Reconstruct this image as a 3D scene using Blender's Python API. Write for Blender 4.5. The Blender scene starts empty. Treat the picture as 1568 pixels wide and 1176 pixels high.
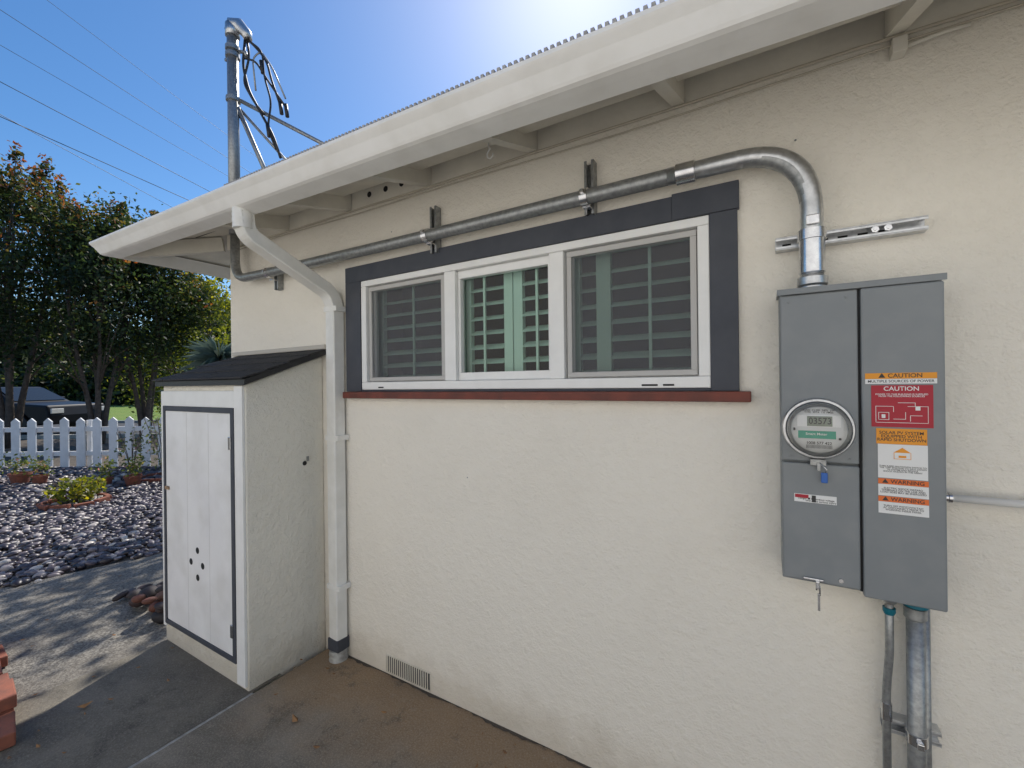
import bpy, bmesh, math, random
import numpy as np
from mathutils import Vector, Matrix
random.seed(7); rng=np.random.default_rng(7)
sc=bpy.context.scene
COL=sc.collection
# ------------------------------------------------------------------ helpers
def empty(name):
    e=bpy.data.objects.new(name,None); COL.objects.link(e); e.empty_display_size=.2; return e
def add(name,verts,faces,mat,parent=None,smooth=False):
    me=bpy.data.meshes.new(name); me.from_pydata([tuple(v) for v in verts],[],faces); me.update()
    if mat: me.materials.append(mat)
    if smooth:
        for p in me.polygons: p.use_smooth=True
    o=bpy.data.objects.new(name,me); COL.objects.link(o)
    if parent: o.parent=parent
    return o
def bev(o,w=.003,seg=2):
    m=o.modifiers.new('b','BEVEL'); m.width=w; m.segments=seg; m.limit_method='ANGLE'; return o
def box(name,x0,x1,y0,y1,z0,z1,mat,parent=None,b=0):
    v=[(x,y,z) for x in (x0,x1) for y in (y0,y1) for z in (z0,z1)]
    f=[(0,1,3,2),(4,6,7,5),(0,4,5,1),(2,3,7,6),(0,2,6,4),(1,5,7,3)]
    o=add(name,v,f,mat,parent)
    if b: bev(o,b)
    return o
def boxes(name,lst,mat,parent=None,b=0,M=None):
    V=[];F=[]
    for (x0,x1,y0,y1,z0,z1) in lst:
        n=len(V); V+=[(x,y,z) for x in (x0,x1) for y in (y0,y1) for z in (z0,z1)]
        F+=[tuple(n+i for i in q) for q in [(0,1,3,2),(4,6,7,5),(0,4,5,1),(2,3,7,6),(0,2,6,4),(1,5,7,3)]]
    if M: V=[M@Vector(v) for v in V]
    o=add(name,V,F,mat,parent)
    if b: bev(o,b)
    return o
def roundpath(pts,r,n=8):
    pts=[Vector(p) for p in pts]; out=[pts[0]]
    for i in range(1,len(pts)-1):
        a,b,c=pts[i-1],pts[i],pts[i+1]
        rr=min(r,(a-b).length*.49,(c-b).length*.49)
        p=b+(a-b).normalized()*rr; q=b+(c-b).normalized()*rr
        for k in range(n+1):
            t=k/n; out.append(p.lerp(b,t).lerp(b.lerp(q,t),t))
    out.append(pts[-1]); return out
def sweep(name,pts,prof,mat,parent=None,ref=(0,0,1),smooth=True,radii=None):
    pts=[Vector(p) for p in pts]; V=[];F=[]; m=len(prof); N=None
    for i,p in enumerate(pts):
        if i==0:t=pts[1]-pts[0]
        elif i==len(pts)-1:t=pts[-1]-pts[-2]
        else:t=(pts[i+1]-p).normalized()+(p-pts[i-1]).normalized()
        t.normalize()
        if N is None:
            N=Vector(ref)
            if abs(N.dot(t))>.95: N=Vector((1,0,0)) if abs(t.x)<.9 else Vector((0,1,0))
        N=(N-t*N.dot(t)).normalized(); B=t.cross(N)
        k=radii[i] if radii else 1
        for a,b in prof: V.append(p+N*a*k+B*b*k)
    for i in range(len(pts)-1):
        for j in range(m):
            F.append((i*m+j,i*m+(j+1)%m,(i+1)*m+(j+1)%m,(i+1)*m+j))
    F.append(tuple(range(m))[::-1]); F.append(tuple((len(pts)-1)*m+j for j in range(m)))
    o=add(name,V,F,mat,parent)
    if smooth:
        for p in o.data.polygons: p.use_smooth=len(p.vertices)==4
    return o
def circ(r,n=16): return [(r*math.cos(2*math.pi*k/n),r*math.sin(2*math.pi*k/n)) for k in range(n)]
def tube(name,pts,r,mat,parent=None,n=14,radii=None): return sweep(name,pts,circ(r,n),mat,parent,radii=radii)
def lathe(name,c,axis,prof,mat,parent=None,n=40):
    ax=Vector(axis).normalized(); N=ax.orthogonal().normalized(); B=ax.cross(N); c=Vector(c); V=[];F=[]
    for r,h in prof:
        for k in range(n):
            a=2*math.pi*k/n; V.append(c+ax*h+N*r*math.cos(a)+B*r*math.sin(a))
    for i in range(len(prof)-1):
        for k in range(n): F.append((i*n+k,i*n+(k+1)%n,(i+1)*n+(k+1)%n,(i+1)*n+k))
    F.append(tuple(range(n))[::-1]); F.append(tuple((len(prof)-1)*n+k for k in range(n)))
    o=add(name,V,F,mat,parent)
    for p in o.data.polygons: p.use_smooth=len(p.vertices)==4
    es=o.modifiers.new('e','EDGE_SPLIT'); es.split_angle=math.radians(40)
    return o
def prism(name,poly,y0,y1,mat,parent=None,axis='y'):
    n=len(poly)
    if axis=='y': V=[(a,y0,b) for a,b in poly]+[(a,y1,b) for a,b in poly]
    elif axis=='x': V=[(y0,a,b) for a,b in poly]+[(y1,a,b) for a,b in poly]
    else: V=[(a,b,y0) for a,b in poly]+[(a,b,y1) for a,b in poly]
    F=[tuple(range(n)),tuple(range(n,2*n))[::-1]]+[(i,i+n,(i+1)%n+n,(i+1)%n) for i in range(n)]
    o=add(name,V,F,mat,parent)
    bm=bmesh.new(); bm.from_mesh(o.data); bmesh.ops.recalc_face_normals(bm,faces=bm.faces); bm.to_mesh(o.data); bm.free()
    return o
def text(name,body,x,z,y,size,mat,parent,align='CENTER',sx=1):
    c=bpy.data.curves.new(name,'FONT'); c.body=body; c.size=size; c.align_x=align; c.align_y='CENTER'
    c.space_line=.85; c.extrude=0; c.offset=size*.012; c.materials.append(mat)
    o=bpy.data.objects.new(name,c); COL.objects.link(o); o.location=(x,y,z); o.rotation_euler=(math.pi/2,0,0); o.scale=(sx,1,1)
    o.parent=parent; return o
# ------------------------------------------------------------------ materials
def pm(name,c1,c2=None,scale=5,rough=.6,metal=0,bump=0,bscale=50,bdist=.003,detail=6,spec=.5,c3=None,scale2=1.,f3=.5,lo=.35,hi=.65,coat=0):
    m=bpy.data.materials.new(name); m.use_nodes=True; nt=m.node_tree; N=nt.nodes; L=nt.links
    p=N['Principled BSDF']; p.inputs['Roughness'].default_value=rough; p.inputs['Metallic'].default_value=metal
    p.inputs['Specular IOR Level'].default_value=spec; p.inputs['Coat Weight'].default_value=coat
    p.inputs['Base Color'].default_value=(*c1,1)
    g=N.new('ShaderNodeNewGeometry')
    if c2:
        n=N.new('ShaderNodeTexNoise'); n.inputs['Scale'].default_value=scale; n.inputs['Detail'].default_value=detail; n.inputs['Roughness'].default_value=.6
        L.new(g.outputs['Position'],n.inputs['Vector'])
        r=N.new('ShaderNodeValToRGB'); r.color_ramp.elements[0].position=lo; r.color_ramp.elements[1].position=hi
        r.color_ramp.elements[0].color=(*c1,1); r.color_ramp.elements[1].color=(*c2,1); L.new(n.outputs['Fac'],r.inputs['Fac'])
        out=r.outputs['Color']
        if c3:
            n2=N.new('ShaderNodeTexNoise'); n2.inputs['Scale'].default_value=scale2; n2.inputs['Detail'].default_value=4; L.new(g.outputs['Position'],n2.inputs['Vector'])
            r2=N.new('ShaderNodeValToRGB'); r2.color_ramp.elements[0].position=.45; r2.color_ramp.elements[1].position=.7
            r2.color_ramp.elements[0].color=(0,0,0,1); r2.color_ramp.elements[1].color=(f3,f3,f3,1); L.new(n2.outputs['Fac'],r2.inputs['Fac'])
            mx=N.new('ShaderNodeMix'); mx.data_type='RGBA'; L.new(r2.outputs['Color'],mx.inputs[0]); L.new(out,mx.inputs[6]); mx.inputs[7].default_value=(*c3,1)
            out=mx.outputs[2]
        L.new(out,p.inputs['Base Color'])
    if bump:
        n=N.new('ShaderNodeTexNoise'); n.inputs['Scale'].default_value=bscale; n.inputs['Detail'].default_value=5; L.new(g.outputs['Position'],n.inputs['Vector'])
        b=N.new('ShaderNodeBump'); b.inputs['Strength'].default_value=bump; b.inputs['Distance'].default_value=bdist
        L.new(n.outputs['Fac'],b.inputs['Height']); L.new(b.outputs['Normal'],p.inputs['Normal'])
    return m
class NB:
    def __init__(s,name,rough,spec=.5):
        s.m=bpy.data.materials.new(name); s.m.use_nodes=True; s.N=s.m.node_tree.nodes; s.L=s.m.node_tree.links; s.p=s.N['Principled BSDF']
        s.p.inputs['Roughness'].default_value=rough; s.p.inputs['Specular IOR Level'].default_value=spec; s.g=s.N.new('ShaderNodeNewGeometry')
        sp=s.N.new('ShaderNodeSeparateXYZ'); s.L.new(s.g.outputs['Position'],sp.inputs[0]); s.x,s.y,s.z=sp.outputs
    def noise(s,sc_,d=4,r=.55,dist=0):
        n=s.N.new('ShaderNodeTexNoise'); n.inputs['Scale'].default_value=sc_; n.inputs['Detail'].default_value=d; n.inputs['Roughness'].default_value=r; n.inputs['Distortion'].default_value=dist; s.L.new(s.g.outputs['Position'],n.inputs['Vector']); return n.outputs['Fac']
    def ramp(s,src,a,b,ca=0.,cb=1.):
        r=s.N.new('ShaderNodeMapRange'); r.inputs[1].default_value=a; r.inputs[2].default_value=b; r.inputs[3].default_value=ca; r.inputs[4].default_value=cb; r.interpolation_type='SMOOTHSTEP'; s.L.new(src,r.inputs[0]); return r.outputs[0]
    def m_(s,op,a,b):
        q=s.N.new('ShaderNodeMath'); q.operation=op
        for i,v in enumerate((a,b)):
            if isinstance(v,(int,float)): q.inputs[i].default_value=v
            else: s.L.new(v,q.inputs[i])
        return q.outputs[0]
    def mix(s,f,a,b):
        mx=s.N.new('ShaderNodeMix'); mx.data_type='RGBA'; mx.clamp_factor=True; s.L.new(f,mx.inputs[0])
        for i,v in ((6,a),(7,b)):
            if isinstance(v,tuple): mx.inputs[i].default_value=(*v,1)
            else: s.L.new(v,mx.inputs[i])
        return mx.outputs[2]
    def fin(s,col,h=None,strength=.5,dist=.003):
        s.L.new(col,s.p.inputs['Base Color'])
        if h is not None:
            b=s.N.new('ShaderNodeBump'); b.inputs['Strength'].default_value=strength; b.inputs['Distance'].default_value=dist; s.L.new(h,b.inputs['Height']); s.L.new(b.outputs['Normal'],s.p.inputs['Normal'])
        return s.m
def stucco(name,base,dirt,strength=.6):
    s=NB(name,.8,.3)
    s1=s.ramp(s.noise(1.1,6,.6),.42,.78,0,.20)
    low=s.ramp(s.m_('ADD',s.z,s.m_('MULTIPLY',s.noise(9,5),-.28)),-.14,.12,1,0)
    low2=s.ramp(s.z,.0,.9,.12,0)
    spk=s.ramp(s.noise(26,3,.7),.70,.78,0,.35)
    f=s.m_('ADD',s.m_('ADD',s1,s.m_('MULTIPLY',low,.6)),s.m_('ADD',low2,spk))
    col=s.mix(f,base,dirt)
    h=s.m_('ADD',s.ramp(s.noise(30,4,.6),.40,.70),s.m_('MULTIPLY',s.noise(120,5,.65),.85))
    h=s.m_('ADD',h,s.m_('MULTIPLY',s.noise(6,3),1.1))
    return s.fin(col,h,strength,.0050)
def concrete(name,c1,c2,tan,rough=.85):
    s=NB(name,rough,.3)
    col=s.mix(s.ramp(s.noise(2.6,9,.68,.4),.36,.64),c1,c2)
    near=s.ramp(s.m_('ADD',s.y,s.m_('MULTIPLY',s.noise(2.2,6,.65),.9)),-.25,.35)
    col=s.mix(s.m_('MULTIPLY',near,.85),col,tan)
    col=s.mix(s.ramp(s.noise(5.5,8,.75),.54,.68,0,.6),col,tuple(v*.55 for v in c1))
    col=s.mix(s.ramp(s.noise(14,8,.8),.55,.70,0,.45),col,tuple(min(1,v*1.5) for v in c2))
    col=s.mix(s.ramp(s.noise(120,4,.85),.46,.68,0,.45),col,tuple(min(1,v*2.0) for v in c2))
    col=s.mix(s.ramp(s.noise(90,4,.85),.56,.70,0,.6),col,tuple(v*.45 for v in c1))
    h=s.m_('ADD',s.noise(140,5,.8),s.m_('MULTIPLY',s.noise(22,5),.8))
    return s.fin(col,h,.9,.004)
def leafmat(name,cols,trans=.5):
    m=bpy.data.materials.new(name); m.use_nodes=True; nt=m.node_tree; N=nt.nodes; L=nt.links
    N.remove(N['Principled BSDF']); out=N['Material Output']
    a=N.new('ShaderNodeAttribute'); a.attribute_name='rnd'
    r=N.new('ShaderNodeValToRGB'); e=r.color_ramp.elements
    while len(e)<len(cols): e.new(.5)
    for i,(pos,c) in enumerate(cols): e[i].position=pos; e[i].color=(*c,1)
    L.new(a.outputs['Fac'],r.inputs['Fac'])
    d=N.new('ShaderNodeBsdfPrincipled'); d.inputs['Roughness'].default_value=.55; L.new(r.outputs['Color'],d.inputs['Base Color'])
    t=N.new('ShaderNodeBsdfTranslucent'); hs=N.new('ShaderNodeHueSaturation'); hs.inputs['Value'].default_value=1.8; hs.inputs['Saturation'].default_value=1.05
    L.new(r.outputs['Color'],hs.inputs['Color']); L.new(hs.outputs['Color'],t.inputs['Color'])
    mx=N.new('ShaderNodeMixShader'); mx.inputs[0].default_value=trans; L.new(d.outputs[0],mx.inputs[1]); L.new(t.outputs[0],mx.inputs[2]); L.new(mx.outputs[0],out.inputs['Surface'])
    return m
def glassmat(name,tint=(.9,.95,.95),boost=1.):
    m=bpy.data.materials.new(name); m.use_nodes=True; nt=m.node_tree; N=nt.nodes; L=nt.links
    N.remove(N['Principled BSDF']); out=N['Material Output']
    t=N.new('ShaderNodeBsdfTransparent'); t.inputs[0].default_value=(*tint,1)
    g=N.new('ShaderNodeBsdfGlossy'); g.inputs['Roughness'].default_value=.02
    f=N.new('ShaderNodeFresnel'); f.inputs[0].default_value=1.5
    q=N.new('ShaderNodeMath'); q.operation='MULTIPLY'; q.inputs[1].default_value=boost; q.use_clamp=True; L.new(f.outputs[0],q.inputs[0])
    mx=N.new('ShaderNodeMixShader'); L.new(q.outputs[0],mx.inputs[0]); L.new(t.outputs[0],mx.inputs[1]); L.new(g.outputs[0],mx.inputs[2]); L.new(mx.outputs[0],out.inputs['Surface'])
    return m
def screenmat(name):
    m=bpy.data.materials.new(name); m.use_nodes=True; nt=m.node_tree; N=nt.nodes; L=nt.links
    N.remove(N['Principled BSDF']); out=N['Material Output']
    t=N.new('ShaderNodeBsdfTransparent'); d=N.new('ShaderNodeBsdfDiffuse'); d.inputs[0].default_value=(.17,.175,.19,1)
    mx=N.new('ShaderNodeMixShader'); mx.inputs[0].default_value=.42; L.new(t.outputs[0],mx.inputs[1]); L.new(d.outputs[0],mx.inputs[2]); L.new(mx.outputs[0],out.inputs['Surface'])
    return m
M_st=stucco('stucco_cream',(.89,.845,.75),(.62,.56,.46),.55)
M_st2=stucco('stucco_shed',(.84,.81,.72),(.54,.49,.40),.65)
M_soff=pm('soffit_paint',(.80,.765,.675),(.70,.665,.59),6,.7,bump=.3,bscale=40)
M_cable=pm('painted_cable',(.56,.51,.42),rough=.7)
M_gut=pm('gutter_white_paint',(.88,.87,.84),(.82,.81,.77),3,.4,bump=.08,bscale=20,c3=(.64,.62,.57),scale2=9,f3=.3)
M_white=pm('white_vinyl',(.88,.88,.86),(.82,.82,.80),8,.35)
M_dspt=pm('downspout_paint',(.86,.85,.81),(.76,.75,.70),7,.45,bump=.1,bscale=30)
M_trim=pm('dark_grey_trim',(.048,.054,.070),(.062,.068,.084),9,.6,bump=.25,bscale=60,bdist=.001)
M_sill=pm('redwood_sill',(.20,.048,.030),(.12,.035,.025),14,.6,bump=.2,bscale=60)
M_gal=pm('galvanised_steel',(.66,.67,.68),(.46,.47,.48),45,.34,.9,bump=.08,bscale=120,bdist=.001,lo=.3,hi=.7)
M_gal2=pm('weathered_conduit',(.40,.41,.41),(.27,.28,.28),60,.42,.7,bump=.1,bscale=120,bdist=.001)
M_galb=pm('bright_zinc',(.75,.76,.77),(.58,.58,.60),40,.22,1)
M_panel=pm('grey_enamel',(.235,.253,.260),(.21,.227,.235),2.2,.42,bump=.05,bscale=200,bdist=.0005,c3=(.29,.30,.30),scale2=14,f3=.3)
M_dark=pm('dark_gap',(.012,.012,.013),rough=.8)
M_black=pm('black_rubber',(.02,.02,.022),(.03,.03,.03),20,.5)
M_shingle=pm('black_shingles',(.018,.018,.020),(.05,.048,.047),90,.9,bump=.8,bscale=160,bdist=.003)
M_roof=pm('roof_shingles',(.18,.16,.14),(.10,.09,.085),60,.9,bump=.8,bscale=120)
M_tab=pm('roof_edge_grey',(.42,.41,.39),(.30,.29,.28),60,.8)
M_door=pm('shed_door_paint',(.80,.795,.80),(.88,.88,.87),2.4,.5,bump=.12,bscale=18,c3=(.62,.61,.58),scale2=5,f3=.45)
M_shutter=pm('shutter_paint',(.52,.68,.60),rough=.4)
M_glass=glassmat('window_glass',(.86,.95,.92),1.0); M_mglass=glassmat('meter_glass',(.97,.97,.97),1.2); M_screen=screenmat('insect_screen')
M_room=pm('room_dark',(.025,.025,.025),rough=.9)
M_conc=concrete('concrete_patio',(.165,.145,.115),(.27,.24,.195),(.33,.22,.125))
M_conc2=concrete('concrete_slab_old',(.115,.105,.088),(.19,.172,.14),(.16,.13,.10))
M_bounce=pm('bounce_paving',(.50,.48,.44),(.42,.40,.37),5,.8)  # pale tone chosen to bounce sunlight back at the house
M_joint=pm('joint_filler',(.50,.50,.47),(.28,.27,.25),30,.8)
M_walk=pm('aggregate_walk',(.10,.092,.08),(.30,.28,.245),75,.9,bump=.9,bscale=110,bdist=.006,c3=(.13,.115,.095),scale2=1.4,f3=.6,lo=.4,hi=.62)
M_soil=pm('soil',(.075,.062,.05),(.12,.10,.08),6,.95,bump=.8,bscale=30,bdist=.02)
M_grass=pm('lawn_grass',(.12,.21,.03),(.19,.28,.045),1.5,.9,bump=1,bscale=60,bdist=.03,c3=(.24,.28,.06),scale2=.4)
M_ground=pm('ground_earth',(.10,.10,.06),(.15,.14,.09),.5,.95)
M_asph=pm('asphalt',(.05,.05,.052),(.065,.064,.063),3,.85,bump=.3,bscale=60)
M_fence=pm('fence_white_paint',(.84,.84,.84),(.74,.74,.73),5,.6)
M_brick=pm('terracotta_brick',(.30,.10,.06),(.20,.08,.055),18,.85,bump=.5,bscale=60)
M_bark=pm('bark',(.14,.105,.08),(.08,.06,.05),12,.85,bump=.5,bscale=25,bdist=.01)
def pure(n,c,r=.5): return pm(n,c,rough=r)
K_or=pure('label_orange',(.85,.33,.02)); K_rd=pure('label_red',(.42,.012,.03)); K_wh=pure('label_white',(.82,.82,.80)); K_bk=pure('label_ink',(.03,.03,.03)); K_gn=pure('meter_green',(.02,.33,.22)); K_lcd=pure('meter_lcd',(.20,.24,.18),.25); K_bl=pure('blue_tag',(.03,.13,.45)); K_do=pure('label_dark_orange',(.80,.17,.03)); K_cy=pure('blue_green_gland',(.0,.14,.20)); K_dt=pure('lcd_digit',(.01,.012,.01)); K_gy=pure('meter_plate_grey',(.66,.67,.66))

# ------------------------------------------------------------------ ground
FW=Vector((-.509,.861,0)); RT=Vector((.861,.509,0)); CAM=Vector((0,-1.72,0))
def DR(d,r,z=0): v=CAM+FW*d+RT*r; return Vector((v.x,v.y,z))
def sheet(name,poly,z,mat): 
    return add(name,[(a,b,z) for a,b in poly],[tuple(range(len(poly)))],mat)
sheet('ground',[(-400,-400),(400,-400),(400,400),(-400,400)],-.03,M_ground)
sheet('soil_bed',[(-14.5,-9),(-3.0,-9),(-3.0,8),(-14.5,8)],-.022,M_soil)
sheet('walkway',[(-5.32,-9),(-3.35,-9),(-3.35,-.3),(-3.6,.2),(-3.6,4),(-4.9,4),(-5.22,-.05),(-5.45,-.9)],-.008,M_walk)
sheet('concrete_slab',[(-3.35,-2.9),(-2.372,-2.9),(-2.372,-.3),(-3.35,-.3)],-.002,M_conc2)
sheet('concrete_patio',[(-2.352,-2.9),(8,-2.9),(8,.05),(-2.352,.05)],0,M_conc)
sheet('bounce_driveway',[(-3.35,-9),(9,-9),(9,-2.91),(-3.35,-2.91)],-.001,M_bounce)  # unseen paving added behind the viewer to bounce light onto the wall
sheet('expansion_joint',[(-2.374,-2.9),(-2.350,-2.9),(-2.350,-.46),(-2.374,-.46)],-.004,M_joint)
V=[];F=[]
for i in range(280):
    x=-2.2+i*.025; V+=[(x,.01,.003),(x,-.008-.006*math.sin(i*.31)-.014*rng.random()**2,.003)]
    if i: F.append((2*i-2,2*i-1,2*i+1,2*i))
add('soil_strip',V,F,M_soil)
def strip(name,d0,d1,r0,r1,z,mat):
    a=[DR(d0,r0,z),DR(d0,r1,z),DR(d1,r1,z),DR(d1,r0,z)]; return add(name,a,[(0,1,2,3)],mat)
strip('verge',9.0,14.2,-60,60,-.018,M_soil)
strip('road',14.6,20.5,-120,120,-.014,M_asph)
o=boxes('road_kerb',[(-120,120,14.4,14.6,-.03,.1),(-120,120,20.5,20.7,-.03,.1)],M_joint)
o.matrix_world=Matrix(((RT.x,FW.x,0,CAM.x),(RT.y,FW.y,0,CAM.y),(0,0,1,0),(0,0,0,1)))
strip('lawn',20.7,75,-120,120,-.006,M_grass)

# ------------------------------------------------------------------ pebbles (one mesh)
bm=bmesh.new(); bmesh.ops.create_icosphere(bm,subdivisions=2,radius=1); bv=np.array([v.co[:] for v in bm.verts]); bf=np.array([[v.index for v in f.verts] for f in bm.faces]); bm.free()
def pebbles(name,xs,ys,rs,mat,z0=-.015,zs=None):
    n=len(xs); ang=rng.uniform(0,2*np.pi,n)
    sc_=np.stack([rs*rng.uniform(.9,1.5,n),rs*rng.uniform(.65,1.0,n),rs*rng.uniform(.4,.75,n)],1)
    V=bv[None]*sc_[:,None,:]
    V=V*(1+.10*np.sin(V[:,:,[1,2,0]]/rs[:,None,None]*2.3+ang[:,None,None]))
    tl=rng.uniform(-.35,.35,n); c,s=np.cos(tl)[:,None],np.sin(tl)[:,None]
    X=V[:,:,0]*c+V[:,:,2]*s; Z=-V[:,:,0]*s+V[:,:,2]*c; Y=V[:,:,1]
    c,s=np.cos(ang)[:,None],np.sin(ang)[:,None]; X,Y=X*c-Y*s,X*s+Y*c
    zz=(z0+rs*rng.uniform(.2,.7,n)) if zs is None else zs
    P=np.stack([X+xs[:,None],Y+ys[:,None],Z+zz[:,None]],2).reshape(-1,3)
    Fc=(bf[None]+(np.arange(n)*len(bv))[:,None,None]).reshape(-1,3)
    me=bpy.data.meshes.new(name); me.vertices.add(len(P)); me.vertices.foreach_set('co',P.ravel())
    me.loops.add(Fc.size); me.loops.foreach_set('vertex_index',Fc.ravel()); me.polygons.add(len(Fc)); me.polygons.foreach_set('loop_start',np.arange(len(Fc))*3)
    me.update(calc_edges=True); me.polygons.foreach_set('use_smooth',np.ones(len(Fc),bool))
    at=me.attributes.new('rnd','FLOAT','POINT'); at.data.foreach_set('value',np.repeat(rng.uniform(0,1,n),len(bv)))
    me.materials.append(mat); o=bpy.data.objects.new(name,me); COL.objects.link(o); return o
def pebmat(name,cols,rough=.4):
    m=pm(name,(.1,.1,.1),rough=rough); N=m.node_tree.nodes;L=m.node_tree.links
    a=N.new('ShaderNodeAttribute'); a.attribute_name='rnd'; r=N.new('ShaderNodeValToRGB'); e=r.color_ramp.elements
    while len(e)<len(cols): e.new(.5)
    for i,(p,c) in enumerate(cols): e[i].position=p; e[i].color=(*c,1)
    L.new(a.outputs['Fac'],r.inputs['Fac']); L.new(r.outputs['Color'],N['Principled BSDF'].inputs['Base Color']); return m
M_peb=pebmat('river_pebbles',[(0,(.026,.022,.028)),(.4,(.055,.045,.055)),(.66,(.115,.095,.11)),(.82,(.24,.205,.215)),(.94,(.46,.41,.38)),(1,(.66,.60,.52))],.4)
def gridjit(x0,x1,y0,y1,sp):
    gx,gy=np.meshgrid(np.arange(x0,x1,sp),np.arange(y0,y1,sp)); gx=gx.ravel()+rng.uniform(-.45,.45,gx.size)*sp; gy=gy.ravel()+rng.uniform(-.45,.45,gy.size)*sp; return gx,gy
x1,y1=gridjit(-8.5,-5.2,-2.6,3.2,.062); x2,y2=gridjit(-14,-8.5,-2.6,3.6,.088)
r1=rng.uniform(.026,.046,x1.size); r2=rng.uniform(.036,.060,x2.size)
X=np.concatenate([x1,x2]);Y=np.concatenate([y1,y2]);R=np.concatenate([r1,r2])
dep=X*FW.x+(Y+1.72)*FW.y
edge=-5.22-.28*np.clip(-Y,0,2)+.06*np.sin(Y*7)
k=(dep<8.9)&(X<edge)
pebbles('gravel_bed',X[k],Y[k],R[k],M_peb)
n=130; xs=rng.uniform(-4.3,-3.45,n); ys=rng.uniform(-.42,.7,n)
pebbles('lava_rock_pile',xs,ys,rng.uniform(.035,.062,n),pebmat('lava',[(0,(.02,.018,.02)),(.6,(.045,.03,.03)),(.85,(.15,.055,.035)),(1,(.10,.10,.10))],.7),zs=rng.uniform(.0,.14,n)*np.clip(1-abs(xs+3.8)/.5,0.2,1)+.02)

# ------------------------------------------------------------------ HOUSE
H=empty('stucco_house')
def wall_hole(name,x0,x1,z0,z1,hx0,hx1,hz0,hz1,y0,y1,mat,parent):
    xs=[x0,hx0,hx1,x1]; zs=[z0,hz0,hz1,z1]; V=[(x,y,z) for y in (y0,y1) for z in zs for x in xs]
    F=[]
    for j in range(3):
        for i in range(3):
            if i==1 and j==1: continue
            a=j*4+i; F.append((a,a+1,a+5,a+4)); F.append((a+16,a+20,a+21,a+17))
    a=[5,6,10,9]
    for q in range(4): F.append((a[q],a[(q+1)%4],a[(q+1)%4]+16,a[q]+16))
    F.append((0,4,20,16));F.append((4,8,24,20));F.append((8,12,28,24))
    return add(name,V,F,mat,parent)
wall_hole('front_wall',-3.47,6.5,-.05,2.80,-2.02,-.17,1.597,2.226,0,.14,M_st,H)
box('side_wall',-3.47,-3.33,.14,8,-.05,2.80,M_st,H)
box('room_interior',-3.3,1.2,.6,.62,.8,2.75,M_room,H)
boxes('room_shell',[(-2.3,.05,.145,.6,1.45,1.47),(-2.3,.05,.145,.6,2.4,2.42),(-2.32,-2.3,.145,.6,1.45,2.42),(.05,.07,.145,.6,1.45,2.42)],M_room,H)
SL=-.0268
def gb(x): return 2.4315+SL*x
def ze(x): return 2.763-.22+SL*(x+.27)
hx=-3.985
V=[(-3.47,0,2.763),(6.5,0,2.763),(6.5,-.55,ze(6.5)),(hx,-.55,ze(hx)),(-3.47,8,2.763),(hx,8,ze(hx))]
add('soffit_boards',V,[(0,1,2,3),(0,3,5,4)],M_soff,H)
V=[(hx-.0,-.575,ze(hx)-.004),(6.5,-.575,ze(6.5)-.004),(6.5,3.4,4.14),(0.0,3.4,4.14),(hx-.0,8,ze(hx)-.004),(0,8,4.14)]
o=add('roof_surface',V,[(0,1,2,3),(0,3,5,4)],M_roof,H)
L_=[]
x=-2.3
while x<6.4:
    zt=gb(x)+.104+.026*.87+.0045*min(1,max(0,(x+2.3)/1.5)); L_.append((x,x+.010,-.606,-.592,zt-.03,zt+.0035)); x+=.020
boxes('roof_drip_tabs',L_,M_tab,H)
pr=[(.50,0),(.570,.016),(.582,.022),(.588,.030),(.610,.066),(.626,.086),(.630,.092),(.630,.104),(.612,.107),(.50,.10)]
V=[];F=[];m=len(pr)
for o_,dz in pr: V.append((6.5,-o_,gb(6.5)+dz))
for o_,dz in pr: V.append((-3.425-o_,-o_,gb(-4.0)+dz))
for o_,dz in pr: V.append((-3.425-o_,8,gb(-4.0)+dz))
for a in range(2):
    for j in range(m): F.append((a*m+j,a*m+(j+1)%m,(a+1)*m+(j+1)%m,(a+1)*m+j))
add('fascia_gutter',V,F,M_gut,H)
for i in range(-5,10):
    x=.338+.61*i
    zt=gb(x)+.035
    poly=[(-.497,zt),(-.022,2.648),(-.022,2.761),(-.497,max(2.558+SL*(x+.27),zt+.05))]
    prism('rafter',poly,x-.022,x+.022,M_soff,H,'x')
for y in (1.2,1.8,2.4,3.0,.6):
    poly=[(-3.92,2.58),(-3.49,2.648),(-3.49,2.761),(-3.92,2.62)]
    prism('rafter_side',poly,y-.022,y+.022,M_soff,H,'y')
boxes('frieze_blocking',[(-3.47,6.5,-.02,-.001,2.648,2.758)],M_soff,H)
sweep('hip_rafter',[(-3.50,-.03,2.69),(-3.93,-.50,2.59)],[(-.05,-.022),(.05,-.022),(.05,.022),(-.05,.022)],M_soff,H,smooth=False)
for x in (-1.93,-1.80,-1.68):
    lathe('vent_hole',(x,-.0205,2.705),(0,-1,0),[(.016,0),(.016,.002)],M_dark,H,16)
for y in (-.17,-.33):
    zl=2.763+.4*y+SL*(-3.6+.27)*(-y/.55); zr=2.763+.4*y+SL*(6.4+.27)*(-y/.55)
    sweep('soffit_seam',[(-3.6,y,zl-.001),(6.4,y,zr-.001)],[(-.0015,-.002),(.0015,-.002),(.0015,.002),(-.0015,.002)],M_dark,H,smooth=False)
W=H
boxes('window_trim',[(-2.144,-2.018,-.022,0,1.586,2.224),(-2.144,-.30,-.022,0,2.2245,2.315),(-.173,-.083,-.022,0,1.586,2.224),(-.2995,-.077,-.026,0,2.2245,2.322),(-2.0175,-.1735,-.018,0,1.586,1.5965)],M_trim,W,.002)
box('window_sill',-2.15,-.047,-.045,0,1.548,1.585,M_sill,W,.003)
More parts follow.
